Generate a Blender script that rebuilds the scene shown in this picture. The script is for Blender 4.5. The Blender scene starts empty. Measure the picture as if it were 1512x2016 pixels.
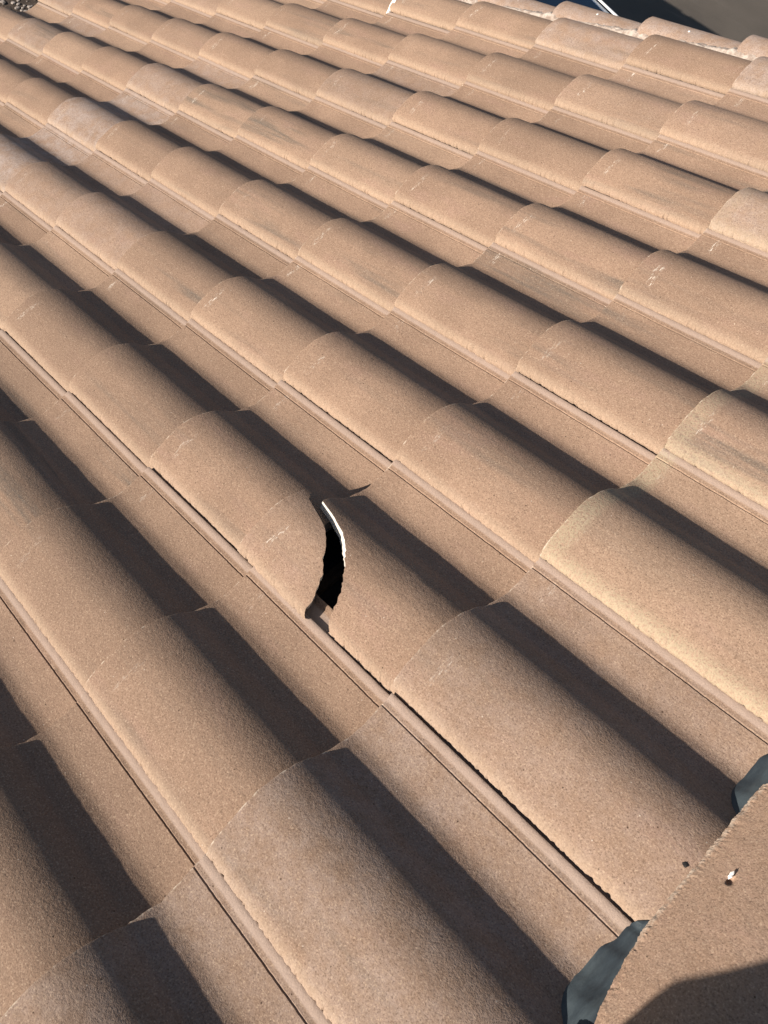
import bpy, bmesh, math, random
from mathutils import Vector, Matrix, noise
# ---------------------------------------------------------------- scene, camera, light
S = bpy.context.scene
COL = S.collection
CASE_V, CASE_U, CASE_ROT = .340, -.695, 28
TH = math.radians(18)                                   # roof slope
ROOF_Z = 4.0
MR = Matrix.Translation((0, 0, ROOF_Z)) @ Matrix(((math.cos(TH), 0, -math.sin(TH), 0), (0, 1, 0, 0), (math.sin(TH), 0, math.cos(TH), 0), (0, 0, 0, 1)))
# roof coordinates: x = v (upslope), y = u (across), z = n (out of the roof)
CR = ((0.65941, 0.738396, -0.14124), (0.495319, -0.568053, -0.657248), (-0.565542, 0.363437, -0.740322))
CL = (0.49806, -0.27479, 0.98704)
cam = bpy.data.cameras.new('camera'); co = bpy.data.objects.new('camera', cam); COL.objects.link(co)
r, d, f = (Vector(v) for v in CR)
m = Matrix.Identity(4)
for i in range(3):
    m[i][0] = r[i]; m[i][1] = -d[i]; m[i][2] = -f[i]; m[i][3] = CL[i]
co.matrix_world = MR @ m
cam.sensor_fit = 'VERTICAL'; cam.sensor_height = 24.0; cam.lens = 1610.9 / 2016 * 24.0
cam.clip_start = 0.02; cam.clip_end = 3000
S.camera = co
SUN = Vector((-0.18, -1.0, 0.57)).normalized()
SUNW = (MR.to_3x3() @ SUN).normalized()
w = bpy.data.worlds.new('World'); S.world = w; w.use_nodes = True
nt = w.node_tree; bg = nt.nodes['Background']
sky = nt.nodes.new('ShaderNodeTexSky'); sky.sky_type = 'NISHITA'; sky.sun_disc = False
sky.sun_elevation = math.asin(SUNW.z); sky.sun_rotation = math.atan2(SUNW.x, SUNW.y)
nt.links.new(sky.outputs[0], bg.inputs[0]); bg.inputs[1].default_value = 0.05
sl = bpy.data.lights.new('sun', 'SUN'); so = bpy.data.objects.new('sun', sl); COL.objects.link(so)
sl.energy = 5.0; sl.angle = math.radians(0.53); sl.color = (1.0, 0.89, 0.77)
so.rotation_euler = SUNW.to_track_quat('Z', 'Y').to_euler()
S.view_settings.view_transform = 'Standard'; S.view_settings.look = 'None'
S.view_settings.exposure = 0.93; S.view_settings.gamma = 1.0
S.view_settings.use_curve_mapping = False

# ---------------------------------------------------------------- helpers
def tag(o, label=None, cat=None, group=None, kind=None):
    if label: o['label'] = label
    if cat: o['category'] = cat
    if group: o['group'] = group
    if kind: o['kind'] = kind
    return o
def link(name, me, mats=(), parent=None, roof=True):
    o = bpy.data.objects.new(name, me); COL.objects.link(o)
    if me and not me.materials:
        for mt in mats: me.materials.append(mt)
    if parent: o.parent = parent
    elif roof: o.matrix_world = MR.copy()
    return o
def mesh(name, vs, fs, smooth=True, ang=35, mi=None):
    me = bpy.data.meshes.new(name); me.from_pydata(vs, [], fs); me.update()
    bm = bmesh.new(); bm.from_mesh(me); bmesh.ops.recalc_face_normals(bm, faces=bm.faces); bm.to_mesh(me); bm.free()
    if mi: me.polygons.foreach_set('material_index', mi)
    me.polygons.foreach_set('use_smooth', [smooth] * len(me.polygons))
    if smooth: me.set_sharp_from_angle(angle=math.radians(ang))
    return me
def box_bm(bm, x0, x1, y0, y1, z0, z1, bev=0.0):
    vs = [bm.verts.new((x, y, z)) for x in (x0, x1) for y in (y0, y1) for z in (z0, z1)]
    fs = [bm.faces.new([vs[i] for i in q]) for q in ((0, 1, 3, 2), (4, 6, 7, 5), (0, 4, 5, 1), (2, 3, 7, 6), (0, 2, 6, 4), (1, 5, 7, 3))]
    if bev:
        es = list({e for q in fs for e in q.edges})
        bmesh.ops.bevel(bm, geom=es, offset=bev, segments=2, affect='EDGES', profile=0.7)
def bm_obj(name, bm, mats, parent=None, roof=True, smooth=True):
    bmesh.ops.recalc_face_normals(bm, faces=bm.faces)
    me = bpy.data.meshes.new(name); bm.to_mesh(me); bm.free()
    me.polygons.foreach_set('use_smooth', [smooth] * len(me.polygons))
    if smooth: me.set_sharp_from_angle(angle=math.radians(35))
    return link(name, me, mats, parent, roof)
def ss(a, b, x):
    t = max(0, min(1, (x - a) / (b - a))); return t * t * (3 - 2 * t)
def nz(x, y, z=0.0): return noise.noise(Vector((x, y, z)))

# ---------------------------------------------------------------- materials
class NT:
    def __init__(s, name):
        s.m = bpy.data.materials.new(name); s.m.use_nodes = True; s.t = s.m.node_tree
        s.b = s.t.nodes['Principled BSDF']
    def n(s, typ, **k):
        o = s.t.nodes.new(typ)
        for a, b in k.items(): setattr(o, a, b)
        return o
    def l(s, a, b): s.t.links.new(a, b)
    def inp(s, sock, v):
        if hasattr(v, 'is_output'): s.l(v, sock)
        else: sock.default_value = v
    def math(s, op, a, b=0.0, clamp=False):
        o = s.n('ShaderNodeMath', operation=op, use_clamp=clamp); s.inp(o.inputs[0], a); s.inp(o.inputs[1], b); return o.outputs[0]
    def mix(s, fac, a, b, mode='MIX'):
        o = s.n('ShaderNodeMix', data_type='RGBA', blend_type=mode)
        s.inp(o.inputs[0], fac)
        for k, v in ((6, a), (7, b)):
            if isinstance(v, tuple): v = (*v, 1.0) if len(v) == 3 else v
            s.inp(o.inputs[k], v)
        return o.outputs[2]
    def noise(s, vec, scale, detail=3.0, rough=0.55, out=0):
        o = s.n('ShaderNodeTexNoise'); s.l(vec, o.inputs['Vector']); o.inputs['Scale'].default_value = scale
        o.inputs['Detail'].default_value = detail; o.inputs['Roughness'].default_value = rough; return o.outputs[out]
    def ramp(s, v, a, b, lo=0.0, hi=1.0):
        o = s.n('ShaderNodeMapRange'); o.interpolation_type = 'SMOOTHSTEP'
        s.inp(o.inputs[0], v); o.inputs[1].default_value = a; o.inputs[2].default_value = b; o.inputs[3].default_value = lo; o.inputs[4].default_value = hi
        return o.outputs[0]
    def scale(s, vec, sc, loc=(0, 0, 0)):
        o = s.n('ShaderNodeMapping'); s.l(vec, o.inputs[0]); o.inputs['Scale'].default_value = sc; o.inputs['Location'].default_value = loc; return o.outputs[0]
    def attr(s, name):
        o = s.n('ShaderNodeAttribute', attribute_type='OBJECT', attribute_name=name); return o.outputs['Fac']

def concrete(name, kind='tile'):
    t = NT(name)
    tc = t.n('ShaderNodeTexCoord'); O = tc.outputs['Object']
    oi = t.n('ShaderNodeObjectInfo'); rnd = oi.outputs['Random']
    cmb = t.n('ShaderNodeCombineXYZ'); t.l(t.math('MULTIPLY', rnd, 17.3), cmb.inputs[0]); t.l(t.math('MULTIPLY', rnd, 9.1), cmb.inputs[1]); t.l(t.math('MULTIPLY', rnd, 5.7), cmb.inputs[2])
    ad = t.n('ShaderNodeVectorMath', operation='ADD'); t.l(O, ad.inputs[0]); t.l(cmb.outputs[0], ad.inputs[1]); P = ad.outputs[0]
    sp = t.n('ShaderNodeSeparateXYZ'); t.l(O, sp.inputs[0]); V, U, H = sp.outputs
    # base: three close tans
    big = t.noise(P, 7.0, 3)
    col = t.mix(t.ramp(big, .35, .68), (0.238, 0.158, 0.112), (0.288, 0.193, 0.137))
    pink = t.noise(t.scale(P, (3.0, 9.0, 9.0)), 2.2, 3)
    col = t.mix(t.ramp(pink, .52, .74, 0, .5), col, (0.282, 0.180, 0.141))
    # per tile tone
    tone = t.attr('tone')
    col = t.mix(t.math('MULTIPLY', t.math('MAXIMUM', tone, 0.0), 1.0, True), col, (0.345, 0.25, 0.18))
    col = t.mix(t.math('MULTIPLY', t.math('MAXIMUM', t.math('MULTIPLY', tone, -1.0), 0.0), 1.0, True), col, (0.165, 0.113, 0.082))
    # bleached cement bloom (pinkish grey)
    bl = t.attr('bleach')
    bn = t.noise(P, 24.0, 5, .7)
    col = t.mix(t.math('MULTIPLY', bl, t.ramp(bn, .25, .72), True), col, (0.315, 0.26, 0.236))
    # dark streaks running down the slope
    st = t.attr('streak')
    s1 = t.noise(t.scale(P, (.9, 26.0, 26.0)), 1.0, 5, .62)
    s2 = t.noise(t.scale(P, (1.8, 10.0, 10.0)), 1.0, 3)
    sm = t.math('MULTIPLY', t.ramp(s1, .47, .74), t.ramp(s2, .40, .62))
    smu = t.math('MULTIPLY', sm, t.math('ADD', st, 0.2), True)
    col = t.mix(smu, col, (0.125, 0.102, 0.084))
    # grains
    g1 = t.noise(P, 420.0, 2, .7); g2 = t.noise(P, 900.0, 1, .5); g3 = t.noise(P, 150.0, 3, .7)
    col = t.mix(t.ramp(g1, .53, .73, 0, .62), col, (0.43, 0.335, 0.245))
    col = t.mix(t.ramp(g1, .47, .30, 0, .66), col, (0.075, 0.048, 0.034))
    col = t.mix(t.ramp(g3, .40, .62, 0, .30), col, (0.175, 0.115, 0.078))
    vor = t.n('ShaderNodeTexVoronoi'); t.l(P, vor.inputs['Vector']); vor.inputs['Scale'].default_value = 130.0
    vc = t.n('ShaderNodeSeparateColor'); t.l(vor.outputs['Color'], vc.inputs[0])
    spk = t.math('MULTIPLY', t.ramp(vor.outputs['Distance'], .16, .05), t.math('GREATER_THAN', vc.outputs[0], .965))
    col = t.mix(t.math('MULTIPLY', spk, .7), col, (0.55, 0.49, 0.42))
    pit = t.math('MULTIPLY', t.ramp(vor.outputs['Distance'], .20, .08), t.math('LESS_THAN', vc.outputs[1], .035))
    col = t.mix(pit, col, (0.05, 0.03, 0.02))
    dots = spk
    if kind == 'tile':
        # barrel lower edge paled by wear plus painted-in sun glow, paler and smoother interlock strip
        ed = t.math('MULTIPLY', t.ramp(U, .018, .004), t.ramp(t.noise(t.scale(P, (260.0, 45.0, 45.0)), 1.0, 3, .7), .25, .65, .55, 1.0))
        col = t.mix(t.math('MULTIPLY', ed, .32), col, (0.39, 0.305, 0.225))
        rib = t.math('MULTIPLY', t.ramp(U, .2920, .2950), t.ramp(U, .330, .325))
        col = t.mix(t.math('MULTIPLY', rib, .6), col, (0.325, 0.258, 0.222))
        # yellow lichen bloom at some noses
        ye = t.math('MULTIPLY', t.attr('yellow'), t.math('MAXIMUM', t.ramp(V, .040, .022), t.ramp(U, .030, .008)))
        ye = t.math('MULTIPLY', ye, t.ramp(t.noise(P, 300.0, 3, .7), .40, .56))
        col = t.mix(t.math('MULTIPLY', ye, .38, True), col, (0.38, 0.345, 0.235))
        # chalk scuffs left by the tile above, a finger's width up from the nose
        cn = t.noise(t.scale(P, (330.0, 75.0, 75.0)), 1.0, 4, .8)
        ck = t.noise(P, 14.0, 2)
        vw = t.math('ADD', t.math('ADD', V, t.math('MULTIPLY', ck, .03)), t.math('MULTIPLY', t.math('SUBTRACT', t.math('FRACT', t.math('MULTIPLY', rnd, 7.7)), .5), .03))
        band = t.math('MULTIPLY', t.ramp(vw, .044, .050), t.ramp(vw, .062, .054))
        ub = t.math('ADD', t.math('MULTIPLY', t.ramp(U, .022, .04), t.ramp(U, .10, .07)), t.math('MULTIPLY', t.ramp(U, .245, .255), t.ramp(U, .290, .284)))
        chalk = t.math('MULTIPLY', t.math('MULTIPLY', band, ub), t.math('MULTIPLY', t.ramp(cn, .53, .62), t.attr('chalk')), True)
        col = t.mix(chalk, col, (0.56, 0.51, 0.445))
        # chalky arris of the nose
        nn = t.math('MULTIPLY', t.ramp(V, .0035, .0005), t.ramp(t.noise(P, 70.0, 4, .75), .50, .62))
        col = t.mix(t.math('MULTIPLY', nn, .8), col, (0.48, 0.42, 0.345))
    else:
        chalk = 0.0
        if kind == 'cap':
            nn = t.math('MULTIPLY', t.ramp(V, .007, .002), t.ramp(t.noise(P, 160.0, 3, .7), .36, .58))
            col = t.mix(t.math('MULTIPLY', nn, .7), col, (0.42, 0.355, 0.29))
    t.l(col, t.b.inputs['Base Color'])
    t.b.inputs['Roughness'].default_value = 0.9; t.b.inputs['Diffuse Roughness'].default_value = 0.15
    t.b.inputs['Specular IOR Level'].default_value = 0.28
    # relief
    h = t.math('ADD', t.math('MULTIPLY', g1, .55), t.math('MULTIPLY', g3, .9))
    h = t.math('ADD', h, t.math('MULTIPLY', g2, .28))
    h = t.math('ADD', h, t.math('MULTIPLY', t.noise(P, 45.0, 3), .35))
    if kind == 'tile':
        rg = t.noise(t.scale(P, (420.0, 60.0, 60.0)), 1.0, 3, .7)
        h = t.math('ADD', h, t.math('MULTIPLY', t.math('MULTIPLY', t.ramp(U, .013, .003), rg), 1.2))
    bp = t.n('ShaderNodeBump'); bp.inputs['Strength'].default_value = 0.85; bp.inputs['Distance'].default_value = 0.0010
    t.l(h, bp.inputs['Height']); t.l(bp.outputs[0], t.b.inputs['Normal'])
    return t.m

def simple(name, c1, c2, scale=20.0, rough=.8, bump=0.0, bs=100.0, spec=.3, metal=0.0, sc=(1, 1, 1)):
    t = NT(name); tc = t.n('ShaderNodeTexCoord'); P = t.scale(tc.outputs['Object'], sc)
    n1 = t.noise(P, scale, 5, .6)
    t.l(t.mix(t.ramp(n1, .33, .67), c1, c2), t.b.inputs['Base Color'])
    t.b.inputs['Roughness'].default_value = rough; t.b.inputs['Specular IOR Level'].default_value = spec; t.b.inputs['Metallic'].default_value = metal
    if bump:
        bp = t.n('ShaderNodeBump'); bp.inputs['Distance'].default_value = bump; t.l(t.noise(P, bs, 4, .6), bp.inputs['Height']); t.l(bp.outputs[0], t.b.inputs['Normal'])
    return t.m
M_TILE = concrete('tile_concrete')
M_CAP = concrete('cap_concrete', 'cap')
M_RAKE = concrete('rake_concrete', 'rake')
M_FRAC = simple('fresh_fracture', (0.46, 0.43, 0.385), (0.64, 0.61, 0.56), 240, .95, .0012, 320)
M_RAW = simple('unpainted_underside', (0.12, 0.10, 0.09), (0.17, 0.145, 0.13), 60, .95, .0008, 300)
M_MORTAR = simple('mortar', (0.23, 0.18, 0.15), (0.40, 0.355, 0.315), 60, .95, .004, 120)
M_WHITEMORTAR = simple('white_sealant', (0.70, 0.68, 0.64), (0.85, 0.84, 0.82), 60, .8, .002, 200)
M_FLASH = simple('lead_grey_flashing', (0.022, 0.031, 0.040), (0.050, 0.066, 0.076), 34, .6, .0020, 70, .25, sc=(1.0, .3, 1.0))
M_FELT = simple('black_underlayment', (0.012, 0.012, 0.013), (0.022, 0.02, 0.02), 30, .9, .001, 200)
M_WOOD = simple('batten_wood', (0.045, 0.030, 0.020), (0.075, 0.05, 0.032), 12, .8, .001, 90, sc=(8, 1, 8))
M_WALL = simple('stucco', (0.50, 0.43, 0.35), (0.56, 0.49, 0.40), 3, .95, .004, 60)
M_TRIM = simple('painted_trim', (0.30, 0.22, 0.16), (0.34, 0.25, 0.18), 4, .6, .0004, 50)

# ---------------------------------------------------------------- tile shape
PROF = [(0.0, -.0030), (.0012, -.0008), (.0032, .0024), (.0065, .0056), (.011, .0086), (.017, .0120), (.024, .0150), (.032, .0180), (.042, .0216), (.054, .0252),
        (.066, .0287), (.078, .0315), (.090, .0331), (.102, .0330), (.114, .0315), (.126, .0288), (.137, .0252), (.147, .0209), (.156, .0161), (.164, .0110), (.171, .0057),
        (.178, -.0003), (.184, -.0059), (.189, -.0094), (.194, -.0114), (.200, -.0130), (.209, -.0157), (.218, -.0187), (.226, -.0212), (.233, -.0225), (.241, -.0222), (.252, -.0203), (.264, -.0178),
        (.275, -.0152), (.2838, -.0131), (.2850, -.0150), (.2860, -.0151), (.2872, -.0122), (.290, -.0117), (.2935, -.0108), (.2965, -.0092), (.2995, -.0080), (.3025, -.0073),
        (.3048, -.0073), (.3060, -.0077), (.3064, -.0086), (.3068, -.0150), (.312, -.0155), (.322, -.0150), (.332, -.0150), (.336, -.0120), (.340, -.0120)]
THK = 0.0185
TILT = 0.021 / 0.34
def prof_h(u):
    for (a, ha), (b, hb) in zip(PROF, PROF[1:]):
        if u <= b: return ha + (hb - ha) * (u - a) / (b - a) if u > a else ha
    return PROF[-1][1]
def tile_mesh(name, seed, L=0.42, vstart=None, vend=None, umax=None, umin=None, frac_start=False, frac_end=False, nv=190):
    """Grid over (u, v); every column may start / end at its own v (the break)."""
    rs = random.Random(seed); sx = seed * 7.31
    us = [p[0] for p in PROF]
    if umax is not None: us = [u for u in us if u < umax - .001] + [umax]
    if umax is not None:                       # refine near the break
        fine = []
        for a, b in zip(us, us[1:]):
            fine.append(a)
            k = max(1, int((b - a) / .004))
            for i in range(1, k): fine.append(a + (b - a) * i / k)
        us = fine + [us[-1]]
    elif vstart is not None:
        fine = []
        for a, b in zip(us, us[1:]):
            fine.append(a)
            if a < .16:
                k = max(1, int((b - a) / .003))
                for i in range(1, k): fine.append(a + (b - a) * i / k)
        us = fine + [us[-1]]
    top, bot = [], []
    nick = {}
    for i in range(nv + 1): nick[i] = 0.0
    for _ in range(26):
        c = rs.randrange(nv); wd = rs.choice((1, 1, 2, 3)); dp = rs.uniform(.0005, .0022)
        for i in range(c, min(nv, c + wd)): nick[i] = dp
    for iu, u in enumerate(us):
        v0 = vstart(u) if vstart else 0.0
        v1 = vend(u) if vend else L
        if frac_start and v0 > .004: v0 += rs.uniform(-.0012, .0012)
        if frac_end and v1 > .004: v1 += rs.uniform(-.0012, .0012)
        n0 = 0.0016 * nz(u * 160 + sx, 3.1) + 0.0012 * nz(u * 50, 9.0 + sx)
        if rs.random() < .06: n0 += rs.uniform(.0006, .0022)
        hb = prof_h(u)
        rt, rb = [], []
        for iv in range(nv + 1):
            # points are packed towards the nose
            t = iv / nv
            if iv < 5: vv = (0, .0006, .0016, .003, .0055)[iv]
            else: vv = .0055 + (L - .0055) * (iv - 4) / (nv - 4)
            if v0 > 0.0 or (vend and v1 < L - 1e-4) : vv = v0 + (max(v1, v0 + .0008) - v0) * t
            elif vstart: vv = v0 + vv * (L - v0) / L
            h = hb - vv * TILT
            uu = u
            if u < .012:
                k = 1 - u / .012
                uu += k * (0.0010 * nz(vv * 95 + sx, 1.7) + 0.0010 * nz(vv * 320, sx) + nick.get(iv, 0.0))
                h += k * (0.0005 * nz(vv * 150, sx + 4))
            if .288 < u < .304: h += .0004 * nz(vv * 60 + sx, u * 90)
            if abs(u - .2856) < .002: h += .0009 * max(0, nz(vv * 40 + sx, 5.5) + .1); uu += .0004 * nz(vv * 150, sx)
            h += .00035 * nz(vv * 14 + sx, u * 22) + .00022 * nz(vv * 60, u * 70, sx)
            dv = n0 * max(0, 1 - vv / .012) if v0 == 0 else 0.0
            if v0 == 0 and vv < .0035: h -= (.0015, .0007, .0002, .0001)[min(3, iv)] if iv < 4 else 0
            rt.append((vv + dv, uu, h))
            rb.append((vv + dv - (.009 * t ** 8 if frac_end else 0) - (.014 * min(1, max(0, (u - .080) / .025)) * (1 - t) ** 8 * .55 if v0 > 0 and frac_start else 0) + (.0012 if iv == 0 and v0 == 0 else 0), uu + (.0012 if iu == 0 else 0) - (.0042 * min(1, max(0, (u - .080) / .025)) * (1 - t) ** 10 if v0 > 0 and frac_start else 0), hb - vv * TILT - THK * (0.85 if iv == 0 and v0 == 0 else 1) * min(1, .28 + u / .02)))
        top.append(rt); bot.append(rb)
    nu = len(us); W = nv + 1
    vs = [p for rr in top for p in rr] + [p for rr in bot for p in rr]
    off = nu * W; fs, mi = [], []
    for a in range(nu - 1):
        for b in range(nv):
            i = a * W + b
            fs.append((i, i + 1, i + W + 1, i + W)); mi.append(0)
            fs.append((off + i, off + i + W, off + i + W + 1, off + i + 1)); mi.append(1)
    for a in range(nu - 1):
        i, j = a * W, (a + 1) * W
        st = frac_start and (vstart(us[a]) > 1e-4 or vstart(us[a + 1]) > 1e-4)
        fs.append((i, j, off + j, off + i)); mi.append(2 if st else 0)
        i += nv; j += nv
        fs.append((i, off + i, off + j, j)); mi.append(2 if frac_end else 1)
    for b in range(nv):
        i = b; fs.append((i, off + i, off + i + 1, i + 1)); mi.append(0)
        i = (nu - 1) * W + b; fs.append((i, i + 1, off + i + 1, off + i)); mi.append(2 if frac_end else 1)
    me = mesh(name, vs, fs, True, 40, mi)
    for mt in (M_TILE, M_RAW, M_FRAC): me.materials.append(mt)
    return me

MESHES = [tile_mesh('roof_tile', s + 1) for s in range(5)]
DU = {-4: -1.229, -3: -0.925, -2: -0.6175, -1: -0.3113, 0: 0.0017, 1: 0.3087, 2: 0.6127, 3: 0.9156, 4: 1.2174, 5: 1.518, 6: 1.8263}
DV = {0: -0.0109, 1: -0.337, 2: -0.6755, 3: -1.0145, 4: -1.3533, 5: -1.7028, 6: -2.0409, 7: -2.3852, 8: -2.7207, 9: -3.0596, 10: -3.3996, 11: -3.74}
def pix(v, u, h):
    q = Vector((v, u, h)) - Vector(CL); z = q.dot(f)
    if z < .05: return (1e6, 1e6)
    return 756 + 1610.9 * q.dot(r) / z, 1008 + 1610.9 * q.dot(d) / z
WORD = ['zero', 'one', 'two', 'three', 'four', 'five', 'six', 'seven', 'eight', 'nine', 'ten', 'eleven', 'twelve', 'thirteen', 'fourteen']
TG = 'concrete roof tiles laid in overlapping courses'
SPECIAL = {  # (column, row): tone, streak, yellow, bleach, chalk, adjective
    (0, 0): (-.22, .25, 0, .30, .5, 'speckled'), (1, 0): (.25, .30, 1.0, 0, .2, 'yellow nosed'), (2, 0): (-.05, 1.0, .75, .1, .6, 'grey streaked'),
    (-1, 0): (-.42, .4, 0, .45, .1, 'speckled pinkish'), (-2, 0): (-.6, .4, 0, .4, 0, 'dark speckled'), (4, 1): (.3, .7, .35, .55, .2, 'bleached grey'),
    (2, 7): (-.1, .2, 0, .9, .8, 'greyish bleached'), (1, 7): (0, .1, 0, 1.0, .1, 'pinkish bleached'), (3, 7): (0, .1, 0, .5, .1, 'slightly bleached'), (5, 3): (.1, .9, 0, .1, 1.0, 'dark streaked'), (6, 4): (.1, .8, 0, .6, .3, 'weathered blotchy'),
    (6, 2): (.1, .2, 0, .9, .2, 'pinkish bleached'), (4, 2): (0, .9, 0, 0, .8, 'grey streaked'), (3, 2): (0, .7, 0, 0, .8, 'streaked'), (2, 3): (0, .8, .1, 0, .9, 'streaked'),
    (-1, 1): (-.25, .5, 0, 0, .3, 'brownish'), (0, 2): (-.08, .35, 0, 0, .7, 'plain'), (1, 1): (0, .5, 0, 0, .4, 'streaked'), (3, 3): (0, .5, 0, 0, .7, 'streaked'),
    (1, 2): (0, .15, 0, 0, .6, 'clean'), (4, 4): (0, .7, 0, 0, .6, 'streaked'), (5, 2): (0, .8, 0, .1, .5, 'streaked'), (-2, 1): (-.5, .3, 0, 0, 0, 'dark')}
rng = random.Random(11)
jit = random.Random(5)
LIFTS = {(-1, 0): -.0045, (1, 0): .003, (2, 0): .002, (0, 0): .001}
SHORT = tile_mesh('barrel_tile', 41, L=.372)  # head cut short to darken the gap at the cracked tile
COL6 = [tile_mesh('barrel_tile', s + 31, umax=.262) for s in range(2)]
for c in range(-4, 7):
    for k in range(0, 12):
        u0, v0 = DU[c], DV[k]
        a = [pix(v0 + dv_, u0 + du_, 0) for du_ in (0, .32) for dv_ in (0, .36)]
        if c == -4 and k > 6: continue
        j = [jit.uniform(-1, 1) for _ in range(4)]
        if (c, k) == (0, 1): continue
        pick = rng.randrange(5); o = link('barrel_tile', COL6[pick % 2] if c == 6 else SHORT if (c, k) == (0, 2) else MESHES[pick])
        lf = LIFTS.get((c, k), .0018 * j[2])
        o.matrix_world = MR @ Matrix.Translation((v0 + .0018 * j[0], u0 + .0015 * j[1] + {(1, 2): .0030, (0, 0): .0012, (3, 3): .0015, (2, 1): .0012, (4, 6): .003, (6, 3): .0015}.get((c, k), 0), lf)) @ Matrix.Rotation(lf / .36, 4, 'Y') @ Matrix.Rotation(math.radians(.24) * j[3], 4, 'Z') @ Matrix.Diagonal((1, 1 + .7 * ((DU.get(c + 1, u0 + .3045) - u0) / .3045 - 1), 1, 1))
        if (c, k) in SPECIAL: tone, st, ye, bl, ch, adj = SPECIAL[(c, k)]
        else:
            tone = rng.uniform(-.42, .30) - (.15 if k < 2 else 0) - (.12 if c < 0 else 0); st = max(0, rng.gauss(.5, .4)); ye = 0; bl = max(0, rng.gauss(-.1, .25)); ch = rng.choice((0, .3, .6, 1.0)); adj = 'tan'  # nearer courses and left columns darker: own tone plus painted-in light falloff
        o['tone'], o['streak'], o['yellow'], o['bleach'], o['chalk'] = float(tone), float(st), float(ye), float(bl), float(ch)
        kk = k - 1
        course = 'same course as' if kk == 0 else ('one course toward the ridge' if kk < 0 else WORD[kk] + (' course' if kk == 1 else ' courses') + ' toward the eave')
        side = '' if c == 0 else WORD[abs(c)] + (' column' if abs(c) == 1 else ' columns') + (' right' if c > 0 else ' left')
        if kk == 0: lab = f'{adj} barrel tile in the course of the cracked tile, {side} of it'
        elif c == 0: lab = f'{adj} barrel tile {course}, in line with the cracked tile'
        else: lab = f'{adj} barrel tile {course}, {side} of the cracked tile'
        tag(o, lab, 'roof tile', TG)

# ---------------------------------------------------------------- the cracked tile and its loose corner
BREAK = [(0.0, .186), (.006, .180), (.014, .174), (.035, .162), (.061, .146), (.085, .124), (.106, .102), (.120, .080), (.130, .055), (.138, .028), (.1435, .006), (.1455, 0.0)]
def vbreak(u, s=0.0):
    if u >= BREAK[-1][0]: return 0.0
    for (a, va), (b, vb) in zip(BREAK, BREAK[1:]):
        if u <= b:
            v = va + (vb - va) * (u - a) / (b - a); break
    k = min(1, (BREAK[-1][0] - u) / .01)
    return max(0.0, v + k * (.0030 * nz(u * 260, s) + .0026 * nz(u * 90, s + 3) + .0018 * nz(u * 620, s + 6)))
bt = link('cracked_barrel_tile', tile_mesh('cracked_roof_tile', 21, vstart=lambda u: vbreak(u, 0.0) + (.008 * ss(.0, .05, u) * ss(.1440, .120, u)), frac_start=True, nv=150))
bt.matrix_world = MR @ Matrix.Translation((DV[1] + .001, DU[0] + .001, .0022))
for kx, vx in zip(('tone', 'streak', 'yellow', 'bleach', 'chalk'), (-.06, .25, 0., 0., .0)): bt[kx] = float(vx)
tag(bt, 'cracked barrel tile with its front corner broken off, pale fracture edge over a dark gap', 'roof tile')
UB = .146
fr = link('broken_tile_corner', tile_mesh('broken_tile_corner', 22, vend=lambda u: max(.0012, vbreak(u, 1.4) + .012 * ss(0, .03, u) * ss(.140, .115, u) - .003 * ss(.05, .0, u)), umax=UB, frac_end=True, nv=90))
fr.matrix_world = MR @ Matrix.Translation((DV[1] - .041, DU[0] - .006, .0020)) @ Matrix.Rotation(math.radians(-1.2), 4, 'Z') @ Matrix.Rotation(math.radians(1.3), 4, 'X')
for kx, vx in zip(('tone', 'streak', 'yellow', 'bleach', 'chalk'), (-.02, .2, 0., .12, .9)): fr[kx] = float(vx)
tag(fr, 'loose triangular corner piece snapped off the cracked tile and slid toward the eave', 'tile fragment')

# ---------------------------------------------------------------- ridge flashing and ridge caps
def grid_solid(name, P, nu, nv, thk, mats, dirn=(0, 0, -1), ang=40, parent=None, mi_edge=0):
    vs = [P(i, j) for i in range(nu + 1) for j in range(nv + 1)]
    D = Vector(dirn) * thk; W = nv + 1; off = len(vs)
    vs = [tuple(v) for v in vs] + [tuple(Vector(v) + D) for v in vs]
    fs = []
    for i in range(nu):
        for j in range(nv):
            a = i * W + j; fs += [(a, a + 1, a + W + 1, a + W), (off + a, off + a + W, off + a + W + 1, off + a + 1)]
    for i in range(nu):
        a, b = i * W, (i + 1) * W; fs += [(a, b, off + b, off + a), (a + nv, off + a + nv, off + b + nv, b + nv)]
    for j in range(nv):
        a = j; fs.append((a, off + a, off + a + 1, a + 1)); a = nu * W + j; fs.append((a, a + 1, off + a + 1, off + a))
    return link(name, mesh(name, vs, fs, True, ang), mats, parent)
def roof_h(u):                                # height of the covering at the top course
    best = -1
    for c, u0 in DU.items():
        x = u - u0
        if 0 <= x <= .305: best = max(best, prof_h(x))
    return best if best > -1 else -.02
def rel_u(u):
    c = max((q for q in DU if DU[q] <= u + .012), default=-4); return u - DU[c]
FC = {}
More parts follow.
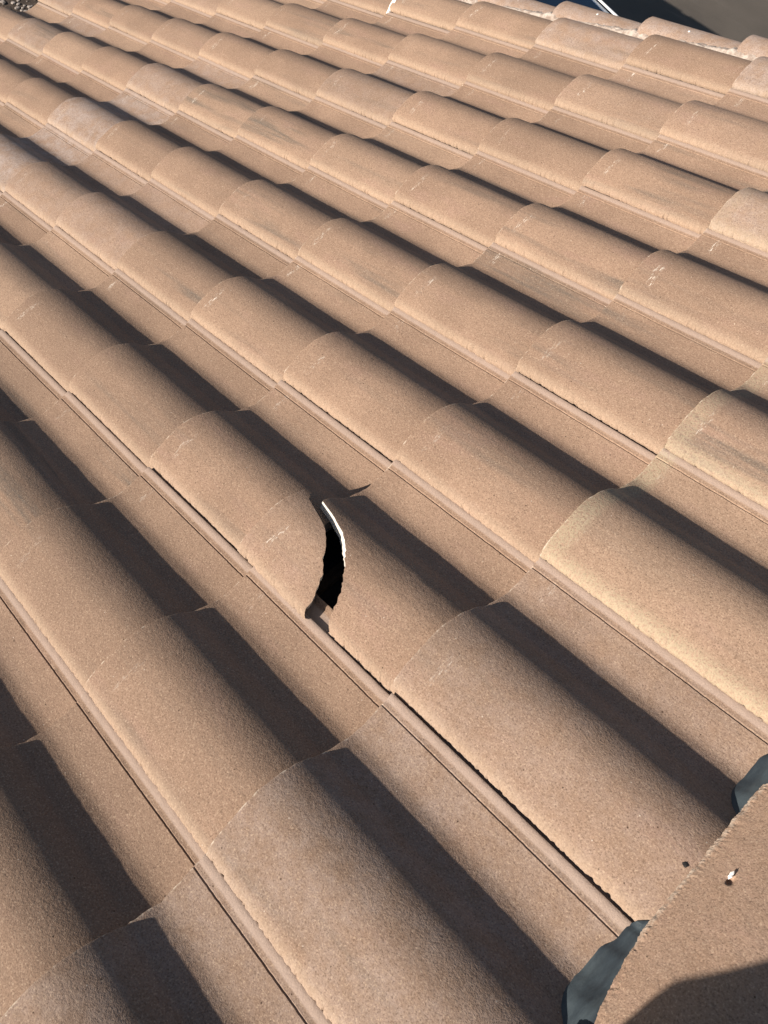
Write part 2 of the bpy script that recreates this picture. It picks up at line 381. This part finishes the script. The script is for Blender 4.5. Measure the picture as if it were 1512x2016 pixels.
def flash_pt(i, j, nu=900, nv=30, ua=-1.22, ub=2.06):
    u = ua + (ub - ua) * i / nu
    if i not in FC: FC[i] = max(sum(roof_h(u + q) for q in (-.009, -.006, -.003, 0, .003, .006, .009)) / 7, roof_h(u) - .0015)
    h0 = FC[i]
    ru = rel_u(u)
    lift = ss(-.006, .024, ru) * (1 - ss(.150, .215, ru))
    ve = .381 + .034 * lift + .008 * (ss(.265, .292, ru) if ru > .2 else 1 - ss(-.006, .024, ru)) + .0016 * nz(u * 26, 2.2) + .0008 * nz(u * 90, 8)
    t = j / nv; v = ve + (.47 - ve) * t
    h = h0 - (v - DV[0]) * TILT + .0024
    k = ss(-.25, 1.0, t) * .8 + .2 * t - .085
    h = h + (.036 - h) * max(0, k) * (1 - .25 * lift)
    h += (.0020 * nz(u * 14, v * 60, 3) + .0022 * nz(u * 12 + v * 8, v * 190, 5) + .0014 * nz(u * 45, v * 130, 7)) * ss(0, .25, t)
    if j == 0: h -= .0008
    return (v, u, h)
fl = grid_solid('ridge_flashing', flash_pt, 900, 30, .0012, (M_FLASH,))
tag(fl, 'blue grey flexible flashing sheet dressed into the tile pans under the ridge caps', 'flashing')
RC = .545                                      # ridge line (v)
def cap_mesh(seed, Lc=.405):
    # local: x along the ridge-perpendicular from the near edge (V), y along the ridge, z up
    nu, nw = 330, 150; half = .137; rs = random.Random(seed)
    def P(i, j):
        y = Lc * i / nu
        # arc parameter packed to the near edge
        t = j / nw
        t = t * t * .35 + t * .65 if t < 1 else 1
        x = 2 * half * t; q = (x - half) / half
        z = .066 * max(0, 1 - abs(q) ** 2.3)
        z += .0006 * nz(x * 20, y * 20, seed) + .0004 * nz(x * 80, y * 80, seed)
        z += -.006 * y / Lc + .010 * math.exp(-((y - .018) / .02) ** 2) * 0
        x += max(0, .215 - y) ** 2 if seed == 3 else 0
        e = ss(.060, .004, t)
        if e > 0:
            x += e * (.0010 * nz(y * 110, seed * 3.1) + .0005 * nz(y * 450, x * 400, seed) + .0012 * nz(y * 30, seed) + rs.uniform(-.0004, .0004))
            z += e * (.0014 * nz(y * 240, x * 240, seed) + .0012 * nz(y * 520, x * 520, seed + 2) + rs.uniform(-.0005, .0005)) - .004 * max(0, 1 - t / .012)
        # nail hole dent
        dd = math.hypot((x - .0375) / .0032, (y - .272) / .0055)
        if dd < 1.8: z -= .0075 * math.exp(-dd ** 4)
        return (x, y, z)
    W = nw + 1; vs = [P(i, j) for i in range(nu + 1) for j in range(nw + 1)]; off = len(vs)
    for i in range(nu + 1):
        for j in range(nw + 1):
            x, y, z = vs[i * W + j]
            t = j / nw
            cx = half; vs.append((cx + (x - cx) * .90, y, z * .84 - .001 if 0 < j < nw else z - .003))
    fs = []
    for i in range(nu):
        for j in range(nw):
            a = i * W + j; fs += [(a, a + 1, a + W + 1, a + W), (off + a, off + a + W, off + a + W + 1, off + a + 1)]
    for i in range(nu):
        a, b = i * W, (i + 1) * W; fs += [(a, b, off + b, off + a), (a + nw, off + a + nw, off + b + nw, b + nw)]
    for j in range(nw):
        a = j; fs.append((a, off + a, off + a + 1, a + 1)); a = nu * W + j; fs.append((a, a + 1, off + a + 1, off + a))
    me = mesh('ridge_cap', vs, fs, True, 50); me.materials.append(M_CAP); return me
CAPM = cap_mesh(3)
CAP_POS = [(.925, 'third ridge cap up the ridge from the shadowed cap'), (1.295, 'fourth ridge cap up the ridge from the shadowed cap'), (1.665, 'last ridge cap, at the rake end of the ridge'),
           (-.925, 'second ridge cap off the lower left of the shadowed cap'), (-.185, 'ridge cap tile in the lower right corner, half covered by a shadow'), (.185, 'ridge cap tile at the right edge, lapping the shadowed cap'),
           (-.555, 'ridge cap tile just off the lower left of the shadowed cap'), (.555, 'second ridge cap up the ridge from the shadowed cap')]
for y0, lab in CAP_POS:
    o = link('cap_tile', CAPM)
    o.matrix_world = MR @ Matrix.Translation((.4065, y0, .0150))
    o['tone'], o['streak'], o['yellow'], o['bleach'], o['chalk'] = .02, .12, 0., .12, 0.
    tag(o, lab, 'ridge tile', 'ridge caps along the roof ridge')

# ---------------------------------------------------------------- rake trim tiles with mortar
RP = [(0.0, -.022), (.001, -.012), (.004, .000), (.010, .009), (.018, .0155), (.030, .0205), (.046, .0235), (.062, .0240), (.078, .0220), (.092, .0165), (.103, .0080), (.111, -.004), (.116, -.020), (.118, -.05), (.118, -.13)]
RT_ = .028 / .333
def rake_mesh(seed):
    nv = 110; L = .40; t = .014; rs = random.Random(seed); vs = []
    inner = []
    for a, (u, h) in enumerate(RP):
        for b in range(nv + 1):
            vv = L * b / nv if b > 2 else (0, .001, .003)[b]
            e = max(0, 1 - vv / .008)
            vs.append((vv + e * (.0012 * nz(u * 200, seed) + .001 * nz(h * 300, seed + 2)), u + (.0014 * nz(vv * 120, seed) if a < 3 else 0), h - vv * RT_ - (.0012 if b == 0 else 0) + .0004 * nz(vv * 30, u * 30, seed)))
    for a, (u, h) in enumerate(RP):
        for b in range(nv + 1):
            vv = L * b / nv if b > 2 else (0, .001, .003)[b]
            cu = .058; vs.append((vv, cu + (u - cu) * .80, (h - .012 if a < len(RP) - 1 else h) - vv * RT_))
    W = nv + 1; off = len(RP) * W; fs = []
    for i in range(len(RP) - 1):
        for j in range(nv):
            a = i * W + j; fs += [(a, a + 1, a + W + 1, a + W), (off + a, off + a + W, off + a + W + 1, off + a + 1)]
        a, b = i * W, (i + 1) * W; fs += [(a, b, off + b, off + a), (a + nv, off + a + nv, off + b + nv, b + nv)]
    for j in range(nv):
        a = j; fs.append((a, off + a, off + a + 1, a + 1)); a = (len(RP) - 1) * W + j; fs.append((a, a + 1, off + a + 1, off + a))
    me = mesh('rake_tile', vs, fs, True, 40); me.materials.append(M_RAKE); return me
RKM = [rake_mesh(1), rake_mesh(6)]
RV = [-1.115 + .333 * k for k in range(5, -9, -1)]
RV = [v for v in RV if -3.8 < v < .35]
vis = 0
names = {1: 'rake trim tile along the top right edge, nearest the photo corner', 2: 'rake trim tile lapping the second pale mortar joint from the top right corner', 3: 'rake trim tile beside the blue windshield of the parked car'}
for i, v0 in enumerate(RV):
    o = link('rake_tile', RKM[i % 2])
    o.matrix_world = MR @ Matrix.Translation((v0, 2.006, .0))
    o['tone'], o['streak'], o['yellow'], o['bleach'], o['chalk'] = .05, .15, 0., .85, 0.
    p = pix(v0 + .17, 2.06, .02)
    tag(o, f'pinkish rake trim tile, {WORD[i + 1]} down from the ridge on the right roof edge', 'rake tile', 'rake trim tiles along the roof edge')
    # nail head in each rake tile
    bm = bmesh.new(); bmesh.ops.create_cone(bm, cap_ends=True, segments=14, radius1=.0035, radius2=.0030, depth=.003, matrix=Matrix.Translation((.150, .050, .0238 - .150 * RT_)) @ Matrix.Rotation(math.radians(14), 4, 'Y'))
    bm_obj('nail_mark', bm, (M_WHITEMORTAR,), o)
def mort_pt(i, j, nu=900, nv=14):
    v = -3.78 + 4.16 * i / nu; t = j / nv
    u = 1.985 + .060 * t + .005 * nz(v * 16, 5) + .003 * nz(v * 70, 7)
    k = min(range(len(RV)), key=lambda q: (v - RV[q]) if v >= RV[q] else 9)
    ph = (v - RV[k])
    h = -.006 + .006 * math.sin(math.pi * t) - .05 * abs(t - .45) * (1 if t < .45 else .1)
    nose = max(0, 1 - abs(ph + .012) / .028) if ph < .1 else 0
    ph2 = min([abs(v - q + .012) for q in RV]); nose = max(0, 1 - ph2 / .03)
    h += .008 * nose * math.sin(math.pi * t) ** .5 + .004 * nz(v * 40, u * 90, 1) + .0025 * nz(v * 140, u * 200, 4)
    return (v, u, h)
mo = grid_solid('mortar_bed', mort_pt, 900, 14, .02, (M_MORTAR,), ang=60)
tag(mo, 'rough pale mortar packed between the last tiles and the rake trim', 'mortar')
def blob(name, v, u, h, r, sq, mat, seed, label, cat):
    bm = bmesh.new(); bmesh.ops.create_icosphere(bm, subdivisions=4, radius=1.0)
    for q in bm.verts:
        n_ = 1 + .35 * nz(q.co.x * 1.6 + seed, q.co.y * 1.6, q.co.z * 1.6) + .18 * nz(q.co.x * 5, q.co.y * 5 + seed, q.co.z * 5)
        q.co = Vector((q.co.x * r[0] * n_, q.co.y * r[1] * n_, q.co.z * r[2] * n_))
    o = bm_obj(name, bm, (mat,)); o.matrix_world = MR @ Matrix.Translation((v, u, h)) @ Matrix.Rotation(sq, 4, 'X')
    return tag(o, label, cat)
blob('sealant_smear', DV[6] + .002, DU[6] + .018, .008, (.010, .036, .0045), .62, M_WHITEMORTAR, 2.0, 'bright white smear of sealant on a tile nose by the top edge of the roof', 'sealant')
blob('mortar_crumb', .4412, .0905, .0477, (.0018, .0045, .0008), .1, M_WHITEMORTAR, 8.0, 'tiny white chip beside the nail hole on the shadowed ridge cap', 'mortar crumb')
blob('nail_mark', .3985, .0815, .0066, (.0030, .0030, .0010), 0, M_FELT, 5.0, 'dark lump added for the shade of a nail pit just short of the ridge cap', 'nail pit')  # dark lump put in for the shade inside a nail pit

# ---------------------------------------------------------------- house under the roof
house = bpy.data.objects.new('house', None); COL.objects.link(house); house.matrix_world = MR.copy()
tag(house, 'house below the tiled roof, with its black underlayment showing through the tile gap', 'house')
bm = bmesh.new(); box_bm(bm, -3.70, RC, -3.4, 2.10, -.0895, -.0760); bm_obj('roof_underlayment', bm, (M_FELT,), house, smooth=False)
bm = bmesh.new(); box_bm(bm, -3.68, RC - .02, -3.4, 2.09, -.215, -.0910); bm_obj('roof_deck', bm, (M_WOOD,), house, smooth=False)
bm = bmesh.new()
for k in range(12):
    vb = DV[k] + .395
    if vb < .42: box_bm(bm, vb, vb + .022, -3.3, 2.08, -.0757, -.0680)
bm_obj('batten', bm, (M_WOOD,), house, smooth=False)['kind'] = 'stuff'
bm = bmesh.new(); box_bm(bm, -3.70, RC, 2.102, 2.124, -.255, -.060); bm_obj('rake_board', bm, (M_TRIM,), house, smooth=False)
bm = bmesh.new(); box_bm(bm, -3.725, -3.702, -3.4, 2.124, -.255, -.062); bm_obj('fascia_board', bm, (M_TRIM,), house, smooth=False)
# far slope of the roof and walls (world frame)
inv = MR.inverted()
def wbox(name, x0, x1, y0, y1, z0, z1, mat):
    bm = bmesh.new(); box_bm(bm, x0, x1, y0, y1, z0, z1); o = bm_obj(name, bm, (mat,), house, roof=False, smooth=False); o.matrix_parent_inverse = MR.inverted(); return o
rx, rz = RC * math.cos(TH), ROOF_Z + RC * math.sin(TH)
xe = -3.70 * math.cos(TH); ze = ROOF_Z - 3.70 * math.sin(TH)
bm = bmesh.new()
L2 = 4.3; c_, s_ = math.cos(TH), math.sin(TH)
def far(a, n): return (rx + a * c_ + n * s_, rz - a * s_ + n * c_)
pts = [far(0.03, -.078), far(L2, -.078), far(L2, -.215), far(0.03, -.215)]
vs = [bm.verts.new((x, y, z)) for y in (-3.4, 2.09) for x, z in pts]
for q in ((0, 1, 2, 3), (7, 6, 5, 4), (0, 4, 5, 1), (1, 5, 6, 2), (2, 6, 7, 3), (3, 7, 4, 0)): bm.faces.new([vs[i] for i in q])
o = bm_obj('far_roof_slope', bm, (M_FELT,), house, roof=False, smooth=False); o.matrix_parent_inverse = MR.inverted()
bm = bmesh.new()
prof = [(xe + .35, 0), (xe + .35, ze - .10), (rx, rz - .26), (rx + (rx - xe) - .35, ze - .10), (rx + (rx - xe) - .35, 0)]
vs = [bm.verts.new((x, y, z)) for y in (-3.1, 1.80) for x, z in prof]
n5 = len(prof)
bm.faces.new(vs[:n5]); bm.faces.new(vs[n5:][::-1])
for i in range(n5): bm.faces.new((vs[i], vs[(i + 1) % n5], vs[n5 + (i + 1) % n5], vs[n5 + i]))
o = bm_obj('wall', bm, (M_WALL,), house, roof=False, smooth=False); o.matrix_parent_inverse = MR.inverted()

# ---------------------------------------------------------------- ground
t = NT('asphalt'); tc = t.n('ShaderNodeTexCoord'); P = tc.outputs['Object']
n1 = t.noise(P, .9, 5, .6); n2 = t.noise(P, 130.0, 3, .8); n3 = t.noise(t.scale(P, (.5, 3.0, 1.0), (0, 0, 0)), 1.6, 5, .6)
c_a = t.mix(t.ramp(n1, .3, .7), (0.070, 0.060, 0.050), (0.100, 0.086, 0.071))
c_a = t.mix(t.ramp(n3, .5, .75, 0, .5), c_a, (0.125, 0.107, 0.089))
c_a = t.mix(t.ramp(n2, .55, .72, 0, .35), c_a, (0.26, 0.22, 0.18)); c_a = t.mix(t.ramp(n2, .45, .3, 0, .5), c_a, (0.05, 0.04, 0.035))
t.l(c_a, t.b.inputs['Base Color']); t.b.inputs['Roughness'].default_value = .92
bp = t.n('ShaderNodeBump'); bp.inputs['Distance'].default_value = .006; t.l(n2, bp.inputs['Height']); t.l(bp.outputs[0], t.b.inputs['Normal'])
M_ASPH = t.m
bm = bmesh.new(); bmesh.ops.create_grid(bm, x_segments=8, y_segments=8, size=900); o = bm_obj('ground', bm, (M_ASPH,), roof=False, smooth=False); o['kind'] = 'structure'
M_PEB = simple('pebbles', (0.03, 0.025, 0.02), (0.34, 0.30, 0.27), 9, .85, .002, 60)
M_SOIL = simple('dark_soil', (0.035, 0.026, 0.02), (0.07, 0.052, 0.04), 6, .95, .01, 40)
bm = bmesh.new(); box_bm(bm, -13, -7.0, -6, 5.0, .0, .03); o = bm_obj('planting_bed', bm, (M_SOIL,), roof=False, smooth=False); o['kind'] = 'structure'
bm = bmesh.new(); g = random.Random(4)
for _ in range(5200):
    x, y = g.uniform(-10.6, -7.2), g.uniform(.6, 4.6); s = g.uniform(.008, .022)
    mtx = Matrix.Translation((x, y, .03 + s * .3)) @ Matrix.Rotation(g.uniform(0, 3.1), 4, 'Z') @ Matrix.Diagonal((s * g.uniform(.8, 1.5), s, s * .6, 1))
    bmesh.ops.create_icosphere(bm, subdivisions=1, radius=1, matrix=mtx)
o = bm_obj('gravel', bm, (M_PEB,), roof=False); tag(o, 'dark and pale gravel beyond the eave at the top left corner', 'gravel', kind='stuff')

# ---------------------------------------------------------------- parked car (local: +x forward, y left/right, z up)
M_PAINT = simple('silver_white_paint', (0.78, 0.79, 0.80), (0.80, 0.81, 0.82), 2, .3, 0, 1, .6)
M_PAINT.node_tree.nodes['Principled BSDF'].inputs['Coat Weight'].default_value = .6
tg = NT('tinted_glass'); tg.b.inputs['Base Color'].default_value = (0.010, 0.022, 0.045, 1); tg.b.inputs['Roughness'].default_value = .06; tg.b.inputs['Specular IOR Level'].default_value = .7; M_GLASS = tg.m
tr = NT('tyre_rubber'); tr.b.inputs['Base Color'].default_value = (0.02, 0.02, 0.02, 1); tr.b.inputs['Roughness'].default_value = .8; M_RUB = tr.m
M_ALLOY = simple('alloy', (0.5, 0.5, 0.52), (0.55, 0.55, 0.57), 3, .3, 0, 1, .5, .9)
M_LAMP = simple('lamp_lens', (0.7, 0.72, 0.75), (0.75, 0.78, 0.8), 3, .1, 0, 1, .7)
M_BLACK = simple('black_trim', (0.02, 0.02, 0.022), (0.03, 0.03, 0.03), 3, .5)
car = bpy.data.objects.new('parked_car', None); COL.objects.link(car)
car.location = (-4.42, 5.66, 0.004); car.rotation_euler = (0, 0, math.radians(0)); car.scale = (1, 1, .80)
tag(car, 'silver white car with dark blue windshield parked on the driveway beyond the rake edge', 'car')
# body side profile: x, z_top(belt), half width belt, half width sill
ST = [(2.15, .62, .60, .62), (2.05, .74, .74, .74), (1.80, .84, .84, .86), (1.40, .93, .87, .90), (1.00, 1.00, .88, .91), (.40, 1.02, .885, .915), (-.40, 1.03, .885, .92), (-1.20, 1.05, .88, .915), (-1.80, 1.07, .86, .90), (-2.10, 1.06, .80, .86), (-2.20, .90, .72, .80)]
vs, fs = [], []
ring = []
for (x, zt, wb, ws) in ST:
    zb = .22
    sec = [(-ws * .9, zb), (-ws, zb + .12), (-ws, zb + .35), (-(ws + wb) / 2 - .005, zt - .22), (-wb, zt - .06), (-wb + .07, zt), (-wb * .5, zt + .035), (0, zt + .045)]
    sec = sec + [(-a, b) for a, b in sec[-2::-1]]
    ring.append([(x, a, b) for a, b in sec])
n_ = len(ring[0])
vs = [p for rr in ring for p in rr]
for i in range(len(ring) - 1):
    for j in range(n_):
        a = i * n_ + j; b = i * n_ + (j + 1) % n_; fs.append((a, b, b + n_, a + n_))
fs.append(tuple(range(n_))); fs.append(tuple((len(ring) - 1) * n_ + j for j in range(n_))[::-1])
me = mesh('body', vs, fs, True, 30); body = link('body', me, (M_PAINT,), car)
md = body.modifiers.new('sub', 'SUBSURF'); md.levels = 2; md.render_levels = 2
# cabin: roof shell and pillars as a frame, glass set 4 mm in
BL = [(1.02, 1.03), (-1.95, 1.08)]; RF = [(.28, 1.44), (-1.30, 1.46)]
bw, rw = .80, .54
bm = bmesh.new()
def plate(pts, thick, mat, name, parent):
    b2 = bmesh.new(); c = sum((Vector(p) for p in pts), Vector()) / len(pts)
    n = (Vector(pts[1]) - Vector(pts[0])).cross(Vector(pts[2]) - Vector(pts[0])).normalized()
    if n.dot(c - Vector((-.4, 0, .9))) < 0: n = -n
    A = [b2.verts.new(Vector(p) + n * thick) for p in pts]; B = [b2.verts.new(Vector(p)) for p in pts]
    b2.faces.new(A); b2.faces.new(B[::-1])
    for i in range(len(pts)): b2.faces.new((A[i], B[i], B[(i + 1) % len(pts)], A[(i + 1) % len(pts)]))
    return bm_obj(name, b2, (mat,), parent, smooth=False)
# shell of the cabin (paint)
shell = [(1.02, bw, 1.02), (-1.95, bw * .95, 1.08), (-1.30, rw, 1.45), (.28, rw, 1.43)]
vs2 = [(x, y, z) for x, y, z in shell] + [(x, -y, z) for x, y, z in shell]
b2 = bmesh.new(); V2 = [b2.verts.new(p) for p in vs2]
for q in ((0, 1, 2, 3), (7, 6, 5, 4), (0, 3, 7, 4), (1, 5, 6, 2), (3, 2, 6, 7), (0, 4, 5, 1)): b2.faces.new([V2[i] for i in q])
bmesh.ops.bevel(b2, geom=list(b2.edges), offset=.07, segments=5, affect='EDGES', profile=.6)
roofshell = bm_obj('cabin', b2, (M_PAINT,), car)
def lerp(a, b, t): return tuple(x + (y - x) * t for x, y in zip(a, b))
FB, FT = (1.02, bw, 1.02), (.28, rw, 1.43); FBm, FTm = (1.02, -bw, 1.02), (.28, -rw, 1.43)
ws_ = [lerp(lerp(FB, FT, .08), lerp(FBm, FTm, .08), .05), lerp(lerp(FB, FT, .93), lerp(FBm, FTm, .93), .06), lerp(lerp(FB, FT, .93), lerp(FBm, FTm, .93), .94), lerp(lerp(FB, FT, .08), lerp(FBm, FTm, .08), .95)]
plate(ws_, .012, M_GLASS, 'windshield', car)
RB, RT = (-1.95, bw * .95, 1.08), (-1.30, rw, 1.45)
for s in (1, -1):
    q = [(.86, bw, 1.045), (.24, rw + .02, 1.395), (-.42, rw + .02, 1.41), (-.42, bw, 1.06)]
    pts = []
    for x, y, z in q:
        t_ = (z - 1.02) / .42; pts.append((x, s * (bw + (rw - bw) * t_), z))
    plate(pts, .010, M_GLASS, 'side_window', car)
    q = [(-.52, 0, 1.06), (-.52, 0, 1.41), (-1.22, 0, 1.41), (-1.66, 0, 1.10)]
    pts = [(x, s * (bw * (.985) + (rw - bw * .985) * ((z - 1.03) / .42)), z) for x, _, z in q]
    plate(pts, .010, M_GLASS, 'side_window', car)
rw_ = [lerp(RB, (RB[0], -RB[1], RB[2]), .08), lerp(RT, (RT[0], -RT[1], RT[2]), .08), lerp(RT, (RT[0], -RT[1], RT[2]), .92), lerp(RB, (RB[0], -RB[1], RB[2]), .92)]
rw_ = [lerp(rw_[0], rw_[1], .12), lerp(rw_[0], rw_[1], .9), lerp(rw_[3], rw_[2], .9), lerp(rw_[3], rw_[2], .12)]
plate(rw_, .010, M_GLASS, 'rear_window', car)
for sx in (1.38, -1.35):
    for s in (1, -1):
        b2 = bmesh.new(); mt = Matrix.Translation((sx, s * .83, .32)) @ Matrix.Rotation(math.pi / 2, 4, 'X')
        bmesh.ops.create_cone(b2, cap_ends=True, segments=40, radius1=.32, radius2=.32, depth=.21, matrix=mt)
        es = [e for e in b2.edges if len(e.link_faces) == 2 and any(len(q.verts) > 8 for q in e.link_faces)]
        bmesh.ops.bevel(b2, geom=es, offset=.035, segments=3, affect='EDGES')
        wh = bm_obj('wheel', b2, (M_RUB,), car)
        b2 = bmesh.new(); bmesh.ops.create_cone(b2, cap_ends=True, segments=32, radius1=.2, radius2=.2, depth=.225, matrix=mt); bm_obj('rim', b2, (M_ALLOY,), wh)
for s in (1, -1):
    b2 = bmesh.new(); box_bm(b2, 1.93, 2.09, s * .42, s * .72, .58, .70, .02) if s > 0 else box_bm(b2, 1.93, 2.09, -.72, -.42, .58, .70, .02); bm_obj('headlight', b2, (M_LAMP,), car)
    b2 = bmesh.new(); A = Vector((1.10, s * (bw + .005), 1.015)); B = Vector((.26, s * (rw + .02), 1.425)); dn = (B - A)
    bmesh.ops.create_cone(b2, cap_ends=True, segments=16, radius1=.014, radius2=.010, depth=dn.length, matrix=Matrix.Translation((A + B) / 2) @ dn.to_track_quat('Z', 'Y').to_matrix().to_4x4()); bm_obj('pillar_sun_strip', b2, (M_PAINT,), car)  # strip added to catch sunlight along the shaded pillar
b2 = bmesh.new(); box_bm(b2, 2.08, 2.16, -.45, .45, .40, .54, .02); bm_obj('grille', b2, (M_BLACK,), car)

# ---------------------------------------------------------------- made-up case below the frame, added to throw a person's shadow on the cap
M_CASE = simple('case_plastic', (0.03, 0.03, 0.034), (0.045, 0.045, 0.05), 6, .5, .0003, 60)
M_LATCH = simple('case_latch', (0.45, 0.30, 0.03), (0.50, 0.33, 0.04), 6, .45)
tcs = bpy.data.objects.new('added_shadow_case', None); COL.objects.link(tcs)
ang = math.radians(CASE_ROT)
tcs.matrix_world = MR @ Matrix.Translation((CASE_V, CASE_U, .045)) @ Matrix.Rotation(math.pi / 2 - ang, 4, 'Z')
tag(tcs, 'black case with yellow latches, added out of the picture to shade the ridge cap', 'tool case')
bm = bmesh.new(); box_bm(bm, 0, .34, -.20, .0, 0, .24, .018); bm_obj('case_body', bm, (M_CASE,), tcs)
bm = bmesh.new(); box_bm(bm, -.004, .344, -.204, .004, .243, .390, .022); bm_obj('case_lid', bm, (M_CASE,), tcs)
for x in (.07, .24):
    bm = bmesh.new(); box_bm(bm, x, x + .04, +.0045, .014, .20, .28, .003); bm_obj('latch', bm, (M_LATCH,), tcs)
bm = bmesh.new(); box_bm(bm, .11, .23, +.018, .030, .17, .19, .004); box_bm(bm, .11, .122, -.001, .019, .17, .19, .002); box_bm(bm, .218, .23, -.001, .019, .17, .19, .002); bm_obj('handle', bm, (M_LATCH,), tcs)
